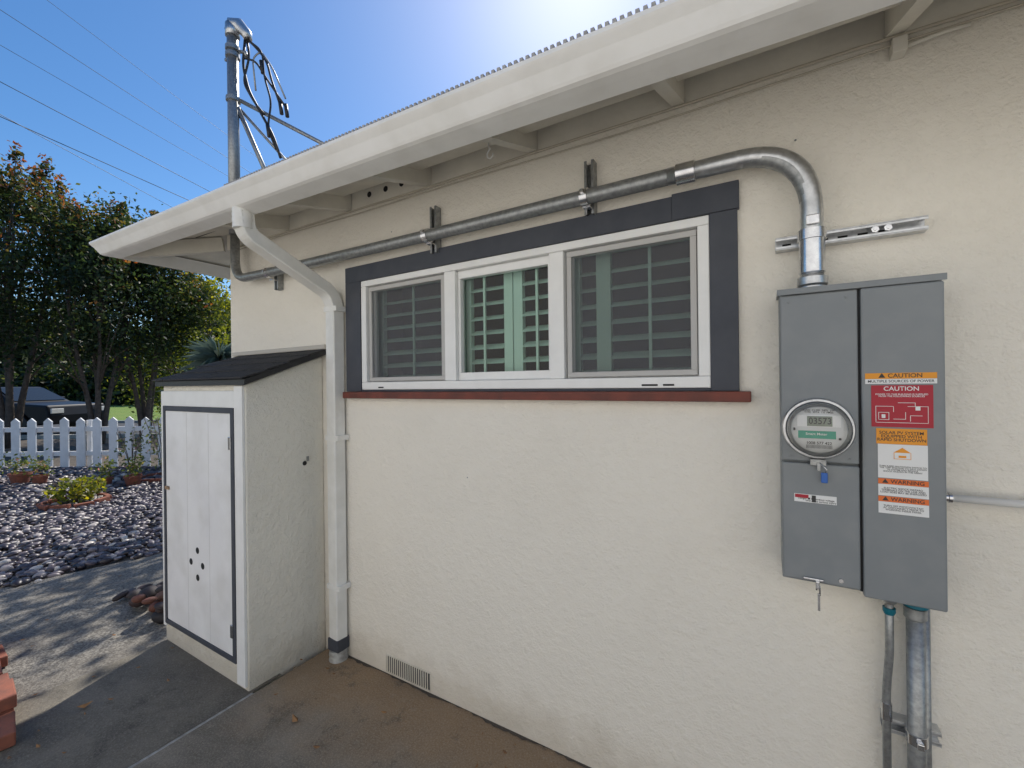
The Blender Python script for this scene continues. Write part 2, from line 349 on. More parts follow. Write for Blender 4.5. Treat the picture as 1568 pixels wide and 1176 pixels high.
boxes('window_frame',[(-2.016,-.174,-.016,.06,2.190,2.223),(-2.016,-.174,-.016,.06,1.598,1.640),(-2.016,-1.976,-.016,.06,1.6405,2.1895),(-.214,-.174,-.016,.06,1.6405,2.1895),(-1.404,-1.334,-.012,.06,1.6405,2.1895),(-.816,-.748,-.012,.06,1.6405,2.1895)],M_white,W,.003)
boxes('fixed_sash',[(-1.333,-.817,.010,.05,2.150,2.189),(-1.333,-.817,.010,.05,1.641,1.680),(-1.333,-1.318,.010,.05,1.6805,2.1495),(-.832,-.817,.010,.05,1.6805,2.1495)],M_white,W,.002)
scr=pm('screen_frame_grey',(.50,.49,.47),rough=.5)
for a,b in ((-1.975,-1.405),(-.747,-.215)):
    boxes('slider_sash',[(a,b,.02,.05,2.165,2.189),(a,b,.02,.05,1.641,1.668),(a,a+.03,.02,.05,1.6685,2.1645),(b-.03,b,.02,.05,1.6685,2.1645)],M_white,W,.002)
    boxes('screen_frame',[(a+.012,b-.004,-.004,.012,2.160,2.182),(a+.012,b-.004,-.004,.012,1.646,1.666),(a+.012,a+.032,-.004,.012,1.6665,2.1595),(b-.026,b-.004,-.004,.012,1.6665,2.1595)],scr,W,.001)
    add('insect_screen',[(a+.03,.004,1.66),(b-.02,.004,1.66),(b-.02,.004,2.17),(a+.03,.004,2.17)],[(0,1,2,3)],M_screen,W)
add('window_glass',[(-2.0,.036,1.62),(-.19,.036,1.62),(-.19,.036,2.2),(-2.0,.036,2.2)],[(0,1,2,3)],M_glass,W)
boxes('track_slots',[(-1.88,-1.84,-.0175,-.0155,1.606,1.613),(-.42,-.36,-.0175,-.0155,1.606,1.613),(-.34,-.30,-.0175,-.0155,1.606,1.613)],M_dark,W)
st=[(-2.02,-1.955),(-1.43,-1.375),(-1.37,-1.315),(-1.115,-1.065),(-1.060,-1.010),(-.83,-.775),(-.770,-.715),(-.640,-.575),(-.235,-.17)]
boxes('shutter_stiles',[(a,b,.095,.125,1.60,2.22) for a,b in st],M_shutter,W,.002)
spans=[(-1.955,-1.43),(-1.315,-1.115),(-1.01,-.83),(-.575,-.235)]
V=[];F=[]
for a,b in spans+[(-.715,-.64)]:
    z=1.665
    while z<2.17:
        c=Vector((0,.115,z)); an=math.radians(random.uniform(27,31)); d=Vector((0,math.cos(an),math.sin(an))); nn=Vector((0,-d.z,d.y))
        n0=len(V)
        for xx in (a+.002,b-.002):
            for u,w in ((-.033,0),(-.015,-.0045),(.015,-.0045),(.033,0),(.015,.0045),(-.015,.0045)):
                p=c+d*u+nn*w; V.append((xx,p.y,p.z))
        F.append(tuple(range(n0,n0+6))); F.append(tuple(range(n0+6,n0+12))[::-1])
        for j in range(6): F.append((n0+j,n0+6+j,n0+6+(j+1)%6,n0+(j+1)%6))
        z+=.0735
add('shutter_louvres',V,F,M_shutter,W)
boxes('shutter_rods',[((a+b)/2-.006,(a+b)/2+.006,.070,.080,1.65,2.18) for a,b in spans],M_shutter,W)
boxes('shutter_rails',[(a,b,.095,.125,1.60,1.645) for a,b in spans]+[(a,b,.095,.125,2.185,2.22) for a,b in spans],M_shutter,W)
boxes('foundation_vent_frame',[(-1.862,-1.532,-.004,0,.105,.112),(-1.862,-1.532,-.004,0,.010,.016),(-1.862,-1.856,-.004,0,.0165,.1045),(-1.538,-1.532,-.004,0,.0165,.1045)],M_st2,W)
box('foundation_vent_hole',-1.855,-1.539,-.0012,.0,.017,.104,M_dark,W)
boxes('foundation_vent_bars',[(-1.852+.0155*i,-1.845+.0155*i,-.004,-.0015,.017,.104) for i in range(20)],M_st2,W)
def wavy(x0,x1,y,z0,amp,n=40,f=1.):
    return [(x0+(x1-x0)*i/n,y,z0+amp*math.sin(i*f)*.6+amp*math.sin(i*f*.37+1)) for i in range(n+1)]
tube('wall_cable',wavy(-3.3,6,-.027,2.638,.003,60,.9),.0050,M_cable,W,8)
tube('wall_cable_thin',wavy(-3.3,6,-.024,2.617,.006,60,.6),.0032,M_cable,W,8)
boxes('cable_box',[(.33,.365,-.045,-.001,2.585,2.63)],M_soff,W,.003)
tube('cable_tail',[(.36,-.03,2.60),(.45,-.025,2.612),(.5,-.025,2.61)],.006,M_soff,W,8)
tube('eave_hook',[(-.967,-.25,2.70),(-.967,-.25,2.585),(-.960,-.25,2.578),(-.967,-.25,2.572),(-.975,-.25,2.560),(-.972,-.25,2.545),(-.96,-.25,2.538),(-.948,-.25,2.545),(-.946,-.25,2.557)],.003,M_white,W,8)
for x,z in ((.09,2.42),(-1.78,2.47),(-1.28,1.16)):
    lathe('wall_pock',(x,-.0005,z),(0,-1,0),[(.0035,0),(.002,.0015)],M_gal2,W,10)
# ------------------------------------------------------------------ downspout
D=empty('rain_downspout')
rect=[(-.042,-.030),(-.036,-.036),(-.014,-.036),(-.010,-.031),(.010,-.031),(.014,-.036),(.036,-.036),(.042,-.030),(.042,.030),(.036,.036),(-.036,.036),(-.042,.030)]
pts=roundpath([(-2.262,-.535,2.50),(-2.262,-.525,2.395),(-2.225,-.075,2.175),(-2.212,-.045,2.10),(-2.212,-.045,.13)],.055,6)
sweep('pipe',pts,rect,M_dspt,D,ref=(1,0,0),smooth=False)
lathe('outlet_elbow',(-2.262,-.535,2.515),(0,0,-1),[(.047,0),(.050,.01),(.047,.02),(.050,.03),(.047,.045),(.050,.055),(.047,.07),(.048,.10)],M_dspt,D,24)
for z in (2.06,1.30,.42):
    box('strap',-2.262,-2.150,-.0835,-.0005,z,z+.03,M_dspt,D,.002)
box('dark_band',-2.258,-2.166,-.086,-.004,.06,.13,M_trim,D,.004)
lathe('drain_pipe',(-2.212,-.045,-.01),(0,0,1),[(.052,0),(.055,.015),(.050,.03),(.055,.045),(.05,.07)],M_joint,D,24)
# ------------------------------------------------------------------ conduit run
C=empty('electrical_conduit')
pts=roundpath([(-3.232,-.085,2.74),(-3.232,-.085,2.385),(-2.95,-.085,2.375),(-1.43,-.085,2.362),(.125,-.085,2.362),(.125,-.085,1.90)],.27,14)
tube('pipe_run',pts,.029,M_gal2,C,18)
pts=roundpath([(-.30,-.085,2.362),(.125,-.085,2.362),(.125,-.085,1.90)],.27,14)
tube('new_bend',pts,.0305,M_gal,C,18)
lathe('coupling_bend',(-.275,-.085,2.362),(1,0,0),[(.031,0),(.036,.004),(.036,.065),(.031,.069)],M_galb,C,24)
lathe('coupling_drop',(.125,-.085,2.085),(0,0,-1),[(.031,0),(.035,.004),(.035,.13),(.031,.134)],M_galb,C,24)
lathe('locknut_hub',(.125,-.085,1.945),(0,0,-1),[(.033,0),(.041,.006),(.041,.028),(.034,.034),(.034,.05)],M_gal,C,12)
boxes('strap_screws',[(.108,.142,-.128,-.118,2.095,2.125)],M_galb,C,.003)
def strut_v(name,x,z0,z1,parent):
    w=.0205; return boxes(name,[(x-w,x+w,-.004,0,z0,z1),(x-w,x-w+.003,-.041,-.0045,z0,z1),(x+w-.003,x+w,-.041,-.0045,z0,z1),(x-w+.0035,x-w+.011,-.041,-.038,z0,z1),(x+w-.011,x+w-.0035,-.041,-.038,z0,z1)],M_gal2,parent,.0008)
def strut_h(name,x0,x1,z,parent,ang=0):
    w=.0205
    o=boxes(name,[(x0,x1,-.004,0,z-w,z+w),(x0,x1,-.041,-.0045,z-w,z-w+.003),(x0,x1,-.041,-.0045,z+w-.003,z+w),(x0,x1,-.041,-.038,z-w+.0035,z-w+.011),(x0,x1,-.041,-.038,z+w-.011,z+w-.0035)],M_gal,parent,.0008)
    boxes(name+'_slots',[(x0+.02+.05*i,x0+.045+.05*i,-.0055,-.0042,z-.006,z+.006) for i in range(int((x1-x0-.03)/.05))],M_dark,parent)
    return o
for x,a,b in ((-1.447,2.29,2.525),(-.617,2.31,2.53),(-2.815,2.27,2.405)):
    strut_v('strut',x,a,b,C)
    lathe('pipe_strap',(x-.016,-.085,2.362 if x>-2 else 2.373),(1,0,0),[(.0295,0),(.0345,.001),(.0345,.031),(.0295,.032)],M_galb,C,24)
    boxes('strap_ears',[(x-.016,x+.016,-.075,-.040,2.325,2.331),(x-.016,x+.016,-.075,-.040,2.394,2.400),(x-.006,x+.006,-.13,-.112,2.365,2.38)],M_galb,C,.001)
strut_h('strut',.029,.405,2.072,C)
lathe('pipe_strap',(.125,-.085,2.056),(0,0,1),[(.0355,0),(.039,.001),(.039,.031),(.0355,.032)],M_galb,C,24)
for x in (.285,.315): lathe('bolt',(x,-.041,2.072),(0,-1,0),[(.010,0),(.010,.006),(.005,.0065),(.005,.012)],M_galb,C,6)
# ------------------------------------------------------------------ panel
E=empty('electrical_meter_panel')
F_=-.15
box('back_can',.036,.408,-.135,0,1.008,1.893,M_panel,E,.003)
boxes('top_cap',[(.030,.412,-.156,0,1.8935,1.900),(.030,.412,-.158,-.156,1.882,1.900)],M_panel,E,.001)
box('meter_cover',.037,.226,F_,-.1355,1.376,1.881,M_panel,E,.004)
box('breaker_cover',.037,.226,F_-.004,-.1355,1.016,1.371,M_panel,E,.005)
box('right_door',.232,.407,F_-.006,-.1355,1.000,1.881,M_panel,E,.005)
boxes('door_lip',[(.226,.2315,F_+.004,-.1355,1.012,1.88)],M_dark,E)
boxes('hinges',[(.408,.414,-.10,-.08,1.70,1.76),(.408,.414,-.10,-.08,1.12,1.18),(.408,.418,-.05,-.02,1.27,1.30)],M_panel,E,.002)
cx,cz=.128,1.477
lathe('meter_ring',(cx,F_,cz),(0,-1,0),[(.089,0),(.090,.010),(.087,.017),(.081,.018),(.079,.008)],M_gal,E,56)
lathe('meter_base',(cx,F_-.008,cz),(0,-1,0),[(.079,0),(.077,.03),(.074,.030)],pure('meter_body',(.32,.33,.33),.4),E,48)
lathe('meter_face',(cx,F_-.038,cz),(0,-1,0),[(.068,0),(.067,.004)],K_gy,E,48)
yf=F_-.0428
box('face_plate_top',cx-.052,cx+.052,yf-.001,yf,cz+.008,cz+.042,K_wh,E)
box('lcd',cx-.028,cx+.032,yf-.003,yf-.0012,cz+.010,cz+.039,K_lcd,E,.001)
text('lcd_digits','03573',cx+.003,cz+.0245,yf-.0035,.026,K_dt,E,sx=.85)
box('green_band',cx-.050,cx+.040,yf-.001,yf,cz-.026,cz-.004,K_gn,E)
text('band_text','Smart Meter',cx-.006,cz-.013,yf-.0016,.010,K_wh,E)
text('plate_text','KWH  CL200  240V  3W\nTYPE  30TA  1.0  FM2S',cx,cz+.053,yf-.0008,.0072,K_bk,E)
text('plate_text_low','1008 577 422\n||||||||||||||||||||||',cx,cz-.044,yf-.0008,.011,K_bk,E)
boxes('face_bolts',[(cx+.046,cx+.052,yf-.004,yf,cz-.028,cz-.022),(cx-.062,cx-.057,yf-.004,yf,cz-.004,cz+.004)],K_bk,E,.001)
lathe('meter_glass_cover',(cx,F_-.018,cz),(0,-1,0),[(.0775,0),(.0765,.045),(.072,.055),(.060,.060),(.0,.0605)],M_mglass,E,56)
boxes('ring_latch',[(cx-.020,cx+.02,F_-.016,F_-.006,cz-.110,cz-.090),(cx-.004,cx+.006,F_-.02,F_-.016,cz-.125,cz-.1)],M_gal2,E,.003)
tube('seal_wire',[(cx+.004,F_-.02,cz-.10),(cx+.02,F_-.022,cz-.118),(cx+.015,F_-.02,cz-.132)],.0012,M_galb,E,6)
box('seal_tag',cx+.006,cx+.022,F_-.022,F_-.017,cz-.158,cz-.128,K_bl,E,.002)
yd=F_-.0065; ye=F_-.0045
def label(n,x0,x1,z0,z1,mat,y=yd): return box(n,x0,x1,y-.0008,y,z0,z1,mat,E)
label('label_caution_orange',.240,.390,1.622,1.638,K_or); text('t1','\u25B2 CAUTION',.315,1.630,yd-.0012,.016,K_bk,E)
label('label_caution_white',.240,.390,1.608,1.6215,K_wh); text('t2','MULTIPLE SOURCES OF POWER',.315,1.6148,yd-.0012,.0098,K_bk,E)
label('label_red',.253,.382,1.488,1.604,K_rd); text('t3','CAUTION',.317,1.594,yd-.0012,.0165,K_wh,E)
text('t4','POWER TO THIS BUILDING IS SUPPLIED\nFROM THE FOLLOWING SOURCES',.317,1.576,yd-.0012,.0062,K_wh,E)
dl=[(.262,.300,1.545,1.5462),(.262,.2632,1.50,1.545),(.262,.372,1.500,1.5012),(.371,.372,1.50,1.545),(.330,.372,1.545,1.5462),(.300,.3012,1.53,1.545),(.268,.290,1.508,1.5092),(.268,.2692,1.508,1.528),(.268,.290,1.528,1.5292),(.290,.2912,1.508,1.5292),(.30,.325,1.510,1.5112),(.325,.3262,1.51,1.53),(.335,.36,1.52,1.5212),(.335,.3362,1.505,1.52),(.31,.345,1.555,1.5562),(.345,.3462,1.545,1.5562)]
boxes('label_red_diagram',[(a,b,yd-.0014,yd-.0009,c,d) for a,b,c,d in dl]+[(.346,.356,yd-.0014,yd-.0009,1.535,1.545),(.275,.283,yd-.0014,yd-.0009,1.513,1.523)],K_wh,E)
label('label_solar_orange',.263,.369,1.441,1.484,K_or); text('t5','SOLAR PV SYSTEM\nEQUIPPED WITH\nRAPID SHUTDOWN',.316,1.4625,yd-.0012,.0115,K_bk,E)
label('label_solar_white',.266,.370,1.346,1.4405,K_wh)
prism('label_house_roof',[(.300,1.418),(.318,1.432),(.336,1.418)],yd-.0014,yd-.0009,K_or,E)
boxes('label_house_lines',[(.300,.336,yd-.0014,yd-.0009,1.400,1.4012),(.300,.3012,yd-.0014,yd-.0009,1.40,1.418),(.335,.336,yd-.0014,yd-.0009,1.40,1.418),(.31,.326,yd-.0014,yd-.0009,1.404,1.41)],K_or,E)
text('t6','TURN RAPID SHUTDOWN SWITCH TO\nTHE "OFF" POSITION TO SHUT DOWN\nPV SYSTEM AND REDUCE\nSHOCK HAZARD IN THE ARRAY',.318,1.372,yd-.0012,.0056,K_bk,E)
for i,zz in enumerate((1.345,1.296)):
    label('label_warning_%d'%i,.266,.371,zz-.016,zz-.001,K_do); text('tw%d'%i,'\u25B2 WARNING',.3185,zz-.0085,yd-.0012,.0145,K_bk,E)
    label('label_warning_white_%d'%i,.266,.371,zz-.0485,zz-.0165,K_wh)
    text('tx%d'%i,['ELECTRIC SHOCK HAZARD\nTERMINALS ON THE LINE AND\nLOAD SIDES MAY BE ENERGIZED','TURN OFF PHOTOVOLTAIC\nAC DISCONNECT PRIOR TO\nWORKING INSIDE PANEL'][i],.3185,zz-.0325,yd-.0012,.0066,K_bk,E)
label('label_danger',.068,.172,1.254,1.278,K_wh,ye); label('label_danger_red',.070,.104,1.2665,1.2765,K_rd,ye-.0009); text('td','Danger \u25A0 Hazardous voltage\n           Will cause serious injury',.122,1.262,ye-.0012,.0075,K_bk,E)
label('label_danger_mid',.112,.122,1.256,1.276,K_bk,ye-.0009)
boxes('latch',[(.088,.138,-.165,-.154,1.024,1.031),(.118,.128,-.172,-.15,1.004,1.026)],M_galb,E,.002)
tube('padlock_shackle',[(.120,-.168,1.0),(.120,-.168,1.012),(.124,-.168,1.017),(.128,-.168,1.012),(.128,-.168,.985)],.0022,M_galb,E,8)
box('hasp_tail',.1225,.1285,-.171,-.165,.940,.99,M_galb,E,.001)
lathe('lock_screw',(.180,-.154,1.035),(0,-1,0),[(.007,0),(.006,.004)],M_galb,E,14)
for x,z in ((.06,1.86),(.20,1.86),(.06,1.39),(.205,1.39),(.06,1.03)): lathe('cover_screw',(x,F_-.0005,z),(0,-1,0),[(.0,0),(.0035,.0),(.003,.002)],M_panel,E,10)
tube('feeder_conduit',[(.362,-.06,1.0),(.362,-.06,-.02)],.0215,M_gal2,E,16)
tube('feeder_conduit_b',[(.388,-.035,1.0),(.388,-.035,-.02)],.012,M_gal2,E,12)
lathe('feeder_gland',(.362,-.06,.985),(0,0,-1),[(.028,0),(.030,.006),(.030,.018),(.024,.022)],K_cy,E,12)
lathe('feeder_coupling',(.362,-.06,.962),(0,0,-1),[(.026,0),(.026,.03),(.022,.034)],M_gal2,E,20)
tube('ground_conduit',roundpath([(.305,-.055,1.006),(.305,-.055,.80),(.298,-.045,.70),(.298,-.045,-.02)],.05,4),.0105,M_gal2,E,12)
lathe('ground_hub',(.305,-.055,1.008),(0,0,-1),[(.020,0),(.022,.02),(.017,.024),(.018,.045),(.014,.05)],M_gal,E,10)
lathe('ground_gland',(.305,-.055,.945),(0,0,-1),[(.016,0),(.016,.010),(.012,.02)],K_cy,E,10)
lathe('ground_coupling',(.298,-.045,.655),(0,0,-1),[(.0135,0),(.0135,.05)],M_galb,E,14)
strut_h('lower_strut',.29,.42,.585,E)
lathe('lower_strap',(.362,-.06,.57),(0,0,1),[(.022,0),(.0255,.001),(.0255,.029),(.022,.03)],M_galb,E,20)
boxes('lower_strap_bolt',[(.355,.37,-.10,-.084,.575,.592)],M_galb,E,.002)
S=empty('side_conduit')
tube('pipe',[(.41,-.04,1.283),(3.2,-.04,1.283)],.0105,M_white,S,12)
lathe('connector',(.408,-.04,1.283),(1,0,0),[(.017,0),(.017,.008),(.0125,.009),(.0125,.03),(.015,.031),(.015,.038)],M_galb,S,14)
# ------------------------------------------------------------------ shed
Z=empty('storage_shed')
x0,x1,yf_=-3.365,-2.392,-.467
V=[(x0,yf_,-.03),(x1,yf_,-.03),(x1,-.002,-.03),(x0,-.002,-.03),(x0,yf_,1.632),(x1,yf_,1.632),(x1,-.002,1.808),(x0,-.002,1.808)]
bev(add('walls',V,[(0,1,5,4),(1,2,6,5),(2,3,7,6),(3,0,4,7),(4,5,6,7)],M_st2,Z),.006)
def slab(name,x0,x1,ya,za,yb,zb,t,mat,par):
    V=[(x0,ya,za),(x1,ya,za),(x1,yb,zb),(x0,yb,zb),(x0,ya,za-t),(x1,ya,za-t),(x1,yb,zb-t),(x0,yb,zb-t)]
    return add(name,V,[(0,1,2,3),(7,6,5,4),(0,4,5,1),(1,5,6,2),(2,6,7,3),(3,7,4,0)],mat,par)
slab('roof_deck',-3.40,-2.345,-.497,1.662,-.003,1.848,.030,M_black,Z)
for i in range(4):
    a=i/4; b=min(1,(i+1)/4+.03)
    ya=-.51+.505*a; yb=-.51+.505*b
    for j in range(7):
        xa=-3.41+ (j+.5*(i%2))*.155; xb=min(xa+.152,-2.338); xa=max(xa,-3.41)
        slab('shingle',xa,xb,ya+random.uniform(-.004,.002),1.664+.186*a+.0095,yb,1.664+.186*b+.002,.008,M_shingle,Z)
box('wall_flashing',-3.42,-2.345,-.022,-.0005,1.85,1.878,pm('flash',(.55,.52,.46),rough=.7,bump=.5,bscale=30),Z,.004)
boxes('door_casing',[(-3.36,-3.325,-.482,-.4675,.10,1.60),(-2.480,-2.400,-.482,-.4675,.02,1.628),(-3.3245,-2.4805,-.482,-.4675,1.508,1.60)],M_white,Z,.002)
boxes('door_weatherstrip',[(-3.3245,-3.300,-.487,-.4675,.125,1.5075),(-2.512,-2.4805,-.487,-.4675,.125,1.5075),(-3.2995,-2.5125,-.487,-.4675,1.478,1.5075),(-3.2995,-2.5125,-.487,-.4675,.125,.152)],M_trim,Z,.001)
box('door_panel',-3.2985,-2.5135,-.482,-.4675,.153,1.477,M_door,Z,.003)
boxes('door_grooves',[(-3.02,-3.017,-.4826,-.4821,.16,1.47),(-2.76,-2.757,-.4826,-.4821,.16,1.47)],pm('groove',(.62,.61,.60),rough=.8),Z)
for x,z in ((-2.90,.66),(-2.98,.58),(-2.84,.58),(-2.90,.50)): lathe('vent_hole',(x,-.4822,z),(0,-1,0),[(.019,0),(.019,.001)],M_dark,Z,20)
boxes('hinges',[(-2.525,-2.50,-.493,-.487,1.28,1.35),(-2.525,-2.50,-.493,-.487,.26,.33)],M_galb,Z,.002)
boxes('door_latch',[(-3.30,-3.25,-.492,-.482,.98,1.0)],pm('rust',(.3,.2,.12),rough=.7),Z,.003)
lathe('side_hole',(-2.3915,-.13,1.16),(1,0,0),[(.014,0),(.012,.002)],M_dark,Z,16)
box('side_hook',-2.391,-2.384,-.12,-.105,1.17,1.20,M_gal2,Z,.002)
# ------------------------------------------------------------------ mast
T=empty('utility_service_mast')
mx_,my_=-3.232,-.085
tube('mast_pipe',[(mx_,my_,2.70),(mx_,my_,4.14)],.036,M_gal2,T,18)
lathe('roof_flashing',(mx_,my_,2.78),(0,0,1),[(.10,0),(.055,.06),(.038,.12)],M_gal,T,20)
def mp(a,z,b=0): return (mx_+.861*a-.509*b,my_+.509*a+.861*b,z)
tube('weatherhead_neck',[mp(0,4.10),mp(0,4.185)],.045,M_gal,T,16)
sweep('weatherhead',[mp(-.03,4.14),mp(.0,4.185),mp(.05,4.18),mp(.10,4.12),mp(.11,4.08)],circ(.045,14),M_gal,T,radii=[.6,1.0,1.0,.8,.6])
for z in (3.95,3.64,4.0): lathe('mast_clamp',(mx_,my_,z),(0,0,1),[(.037,0),(.046,.002),(.046,.03),(.037,.032)],M_gal2,T,16)
box('clamp_lug',mx_-.085,mx_-.03,my_-.015,my_+.015,3.955,3.975,M_gal2,T,.003)
tube('insulator_arm',[mp(.03,4.0),mp(.09,3.99),mp(.10,3.96)],.012,M_gal2,T)
tube('brace_rod',[mp(.03,3.66),(-2.38,.81,3.15)],.014,M_gal2,T,12)
tube('brace_rod_b',[mp(.03,3.60),(-3.19,.27,2.92)],.016,M_gal2,T,12)
tube('brace_rod_c',[mp(.02,3.62),(-3.0,.55,3.02)],.010,M_gal2,T,12)
def wire(name,pl,r=.008,mat=M_black): tube(name,roundpath([mp(*p) for p in pl],.06,5),r,mat,T,8)
wire('drop_a',[(.10,4.09),(.12,3.96),(.07,3.78),(.16,3.62),(.22,3.55)],.008)
wire('drop_b',[(.10,4.09),(.17,4.02),(.24,3.93),(.27,3.80),(.33,3.62)],.008)
wire('drop_c',[(.09,4.10),(.07,3.90),(.11,3.72),(.20,3.55),(.28,3.40),(.33,3.24)],.009)
wire('drop_d',[(.12,4.07),(.21,4.00),(.22,3.82),(.27,3.64),(.24,3.45),(.30,3.30)],.007)
wire('drop_e',[(.16,3.72),(.14,3.95),(.20,4.0),(.28,3.88),(.37,3.66)],.006,M_gal2)
wire('drop_f',[(.08,3.95),(.16,3.93),(.24,3.80),(.37,3.60)],.007)
for a,z in ((.33,3.64),(.37,3.62),(.24,3.48),(.20,3.93)): tube('splice',[mp(a,z),mp(a+.012,z-.09)],.013,M_black,T,8)
# ------------------------------------------------------------------ overhead lines
P=empty('overhead_power_lines')
def uv(px,py,d): return DR(d,(px-784)/660*d,1.62+((588+.012*(784-px))-py)/660*d)
for k,(pa,pb,h,r) in enumerate([((0,10),(350,240),10.3,.008),((0,65),(345,265),9.4,.007),((0,122),(330,296),8.4,.011),((0,176),(300,310),7.5,.012),((0,-60),(350,205),11,.006),((60,205),(290,330),7.,.008)]):
    pts=[]
    va=(588+.012*(784-pa[0])-pa[1])/660; vb=(588+.012*(784-pb[0])-pb[1])/660
    A=uv(pa[0],pa[1],h/va); B=uv(pb[0],pb[1],h/vb); dv=B-A
    for i in range(25):
        t=-1.2+3.6*i/24; p=A+dv*t; p.z=A.z+(B.z-A.z)*t; pts.append(p)
    tube('line_%d'%k,pts,r,M_black,P,6)
# ------------------------------------------------------------------ fence
f=boxes('picket_fence',[],M_fence)
me=f.data; V=[];Fc=[]
def fb(r0,r1,d0,d1,z0,z1,pt=False):
    n0=len(V)
    if pt: prof=[(r0,z0),(r1,z0),(r1,z1-.07),((r0+r1)/2,z1),(r0,z1-.07)]
    else: prof=[(r0,z0),(r1,z0),(r1,z1),(r0,z1)]
    m=len(prof)
    for d in (d0,d1):
        for a,b in prof: V.append(DR(d,a,b))
    Fc.append(tuple(range(n0,n0+m))); Fc.append(tuple(range(n0+m,n0+2*m))[::-1])
    for j in range(m): Fc.append((n0+j,n0+m+j,n0+m+(j+1)%m,n0+(j+1)%m))
r=-16
while r<-3:
    j=random.uniform(-.012,.012); fb(r,r+.17,8.85,8.875,.02,1.04+j,True); r+=.335
for z in (.25,.75): fb(-16,-3,8.876,8.92,z,z+.09)
r=-15.9
while r<-3: fb(r,r+.1,8.921,9.02,-.02,.98); r+=2.36
me.clear_geometry(); me.from_pydata([tuple(v) for v in V],[],Fc); me.update()
# ------------------------------------------------------------------ foliage
def leafmesh(name,C_,S_,mat,parent=None,rnd=None,up=.3,asp=.5):
    n=len(C_); d=rng.normal(size=(n,3)); d/=np.linalg.norm(d,axis=1)[:,None]
    w=rng.normal(size=(n,3)); w[:,2]+=up*2; w-=d*(w*d).sum(1)[:,None]; w/=np.linalg.norm(w,axis=1)[:,None]; e=np.cross(d,w)
    S_=np.asarray(S_)[:,None]
    a=C_-d*S_*.5; b=C_+e*S_*asp*.5; c=C_+d*S_*.5; f_=C_-e*S_*asp*.5
    P=np.stack([a,b,c,f_],1).reshape(-1,3)
    me=bpy.data.meshes.new(name); me.vertices.add(4*n); me.vertices.foreach_set('co',P.ravel()); me.loops.add(4*n); me.loops.foreach_set('vertex_index',np.arange(4*n)); me.polygons.add(n); me.polygons.foreach_set('loop_start',np.arange(n)*4)
    me.update(calc_edges=True)
    at=me.attributes.new('rnd','FLOAT','FACE'); at.data.foreach_set('value',np.clip(rnd if rnd is not None else rng.uniform(0,1,n),0,1))
    me.materials.append(mat); o=bpy.data.objects.new(name,me); COL.objects.link(o)
    if parent: o.parent=parent
    return o
LM_a=leafmat('crape_leaves',[(0,(.012,.022,.008)),(.46,(.035,.058,.016)),(.70,(.09,.105,.022)),(.86,(.24,.15,.035)),(1,(.30,.09,.03))],.42)
LM_y=leafmat('yellow_leaves',[(0,(.04,.065,.014)),(.5,(.15,.17,.02)),(1,(.42,.36,.03))],.5)
LM_d=leafmat('dark_leaves',[(0,(.008,.014,.006)),(.6,(.022,.035,.012)),(.90,(.06,.08,.02)),(1,(.34,.32,.04))],.3)
LM_g=leafmat('grey_blades',[(0,(.14,.19,.15)),(1,(.32,.38,.31))],.25)
LM_r=leafmat('rose_leaves',[(0,(.06,.09,.02)),(.8,(.14,.17,.04)),(.93,(.3,.25,.05)),(1,(.6,.25,.3))],.4)
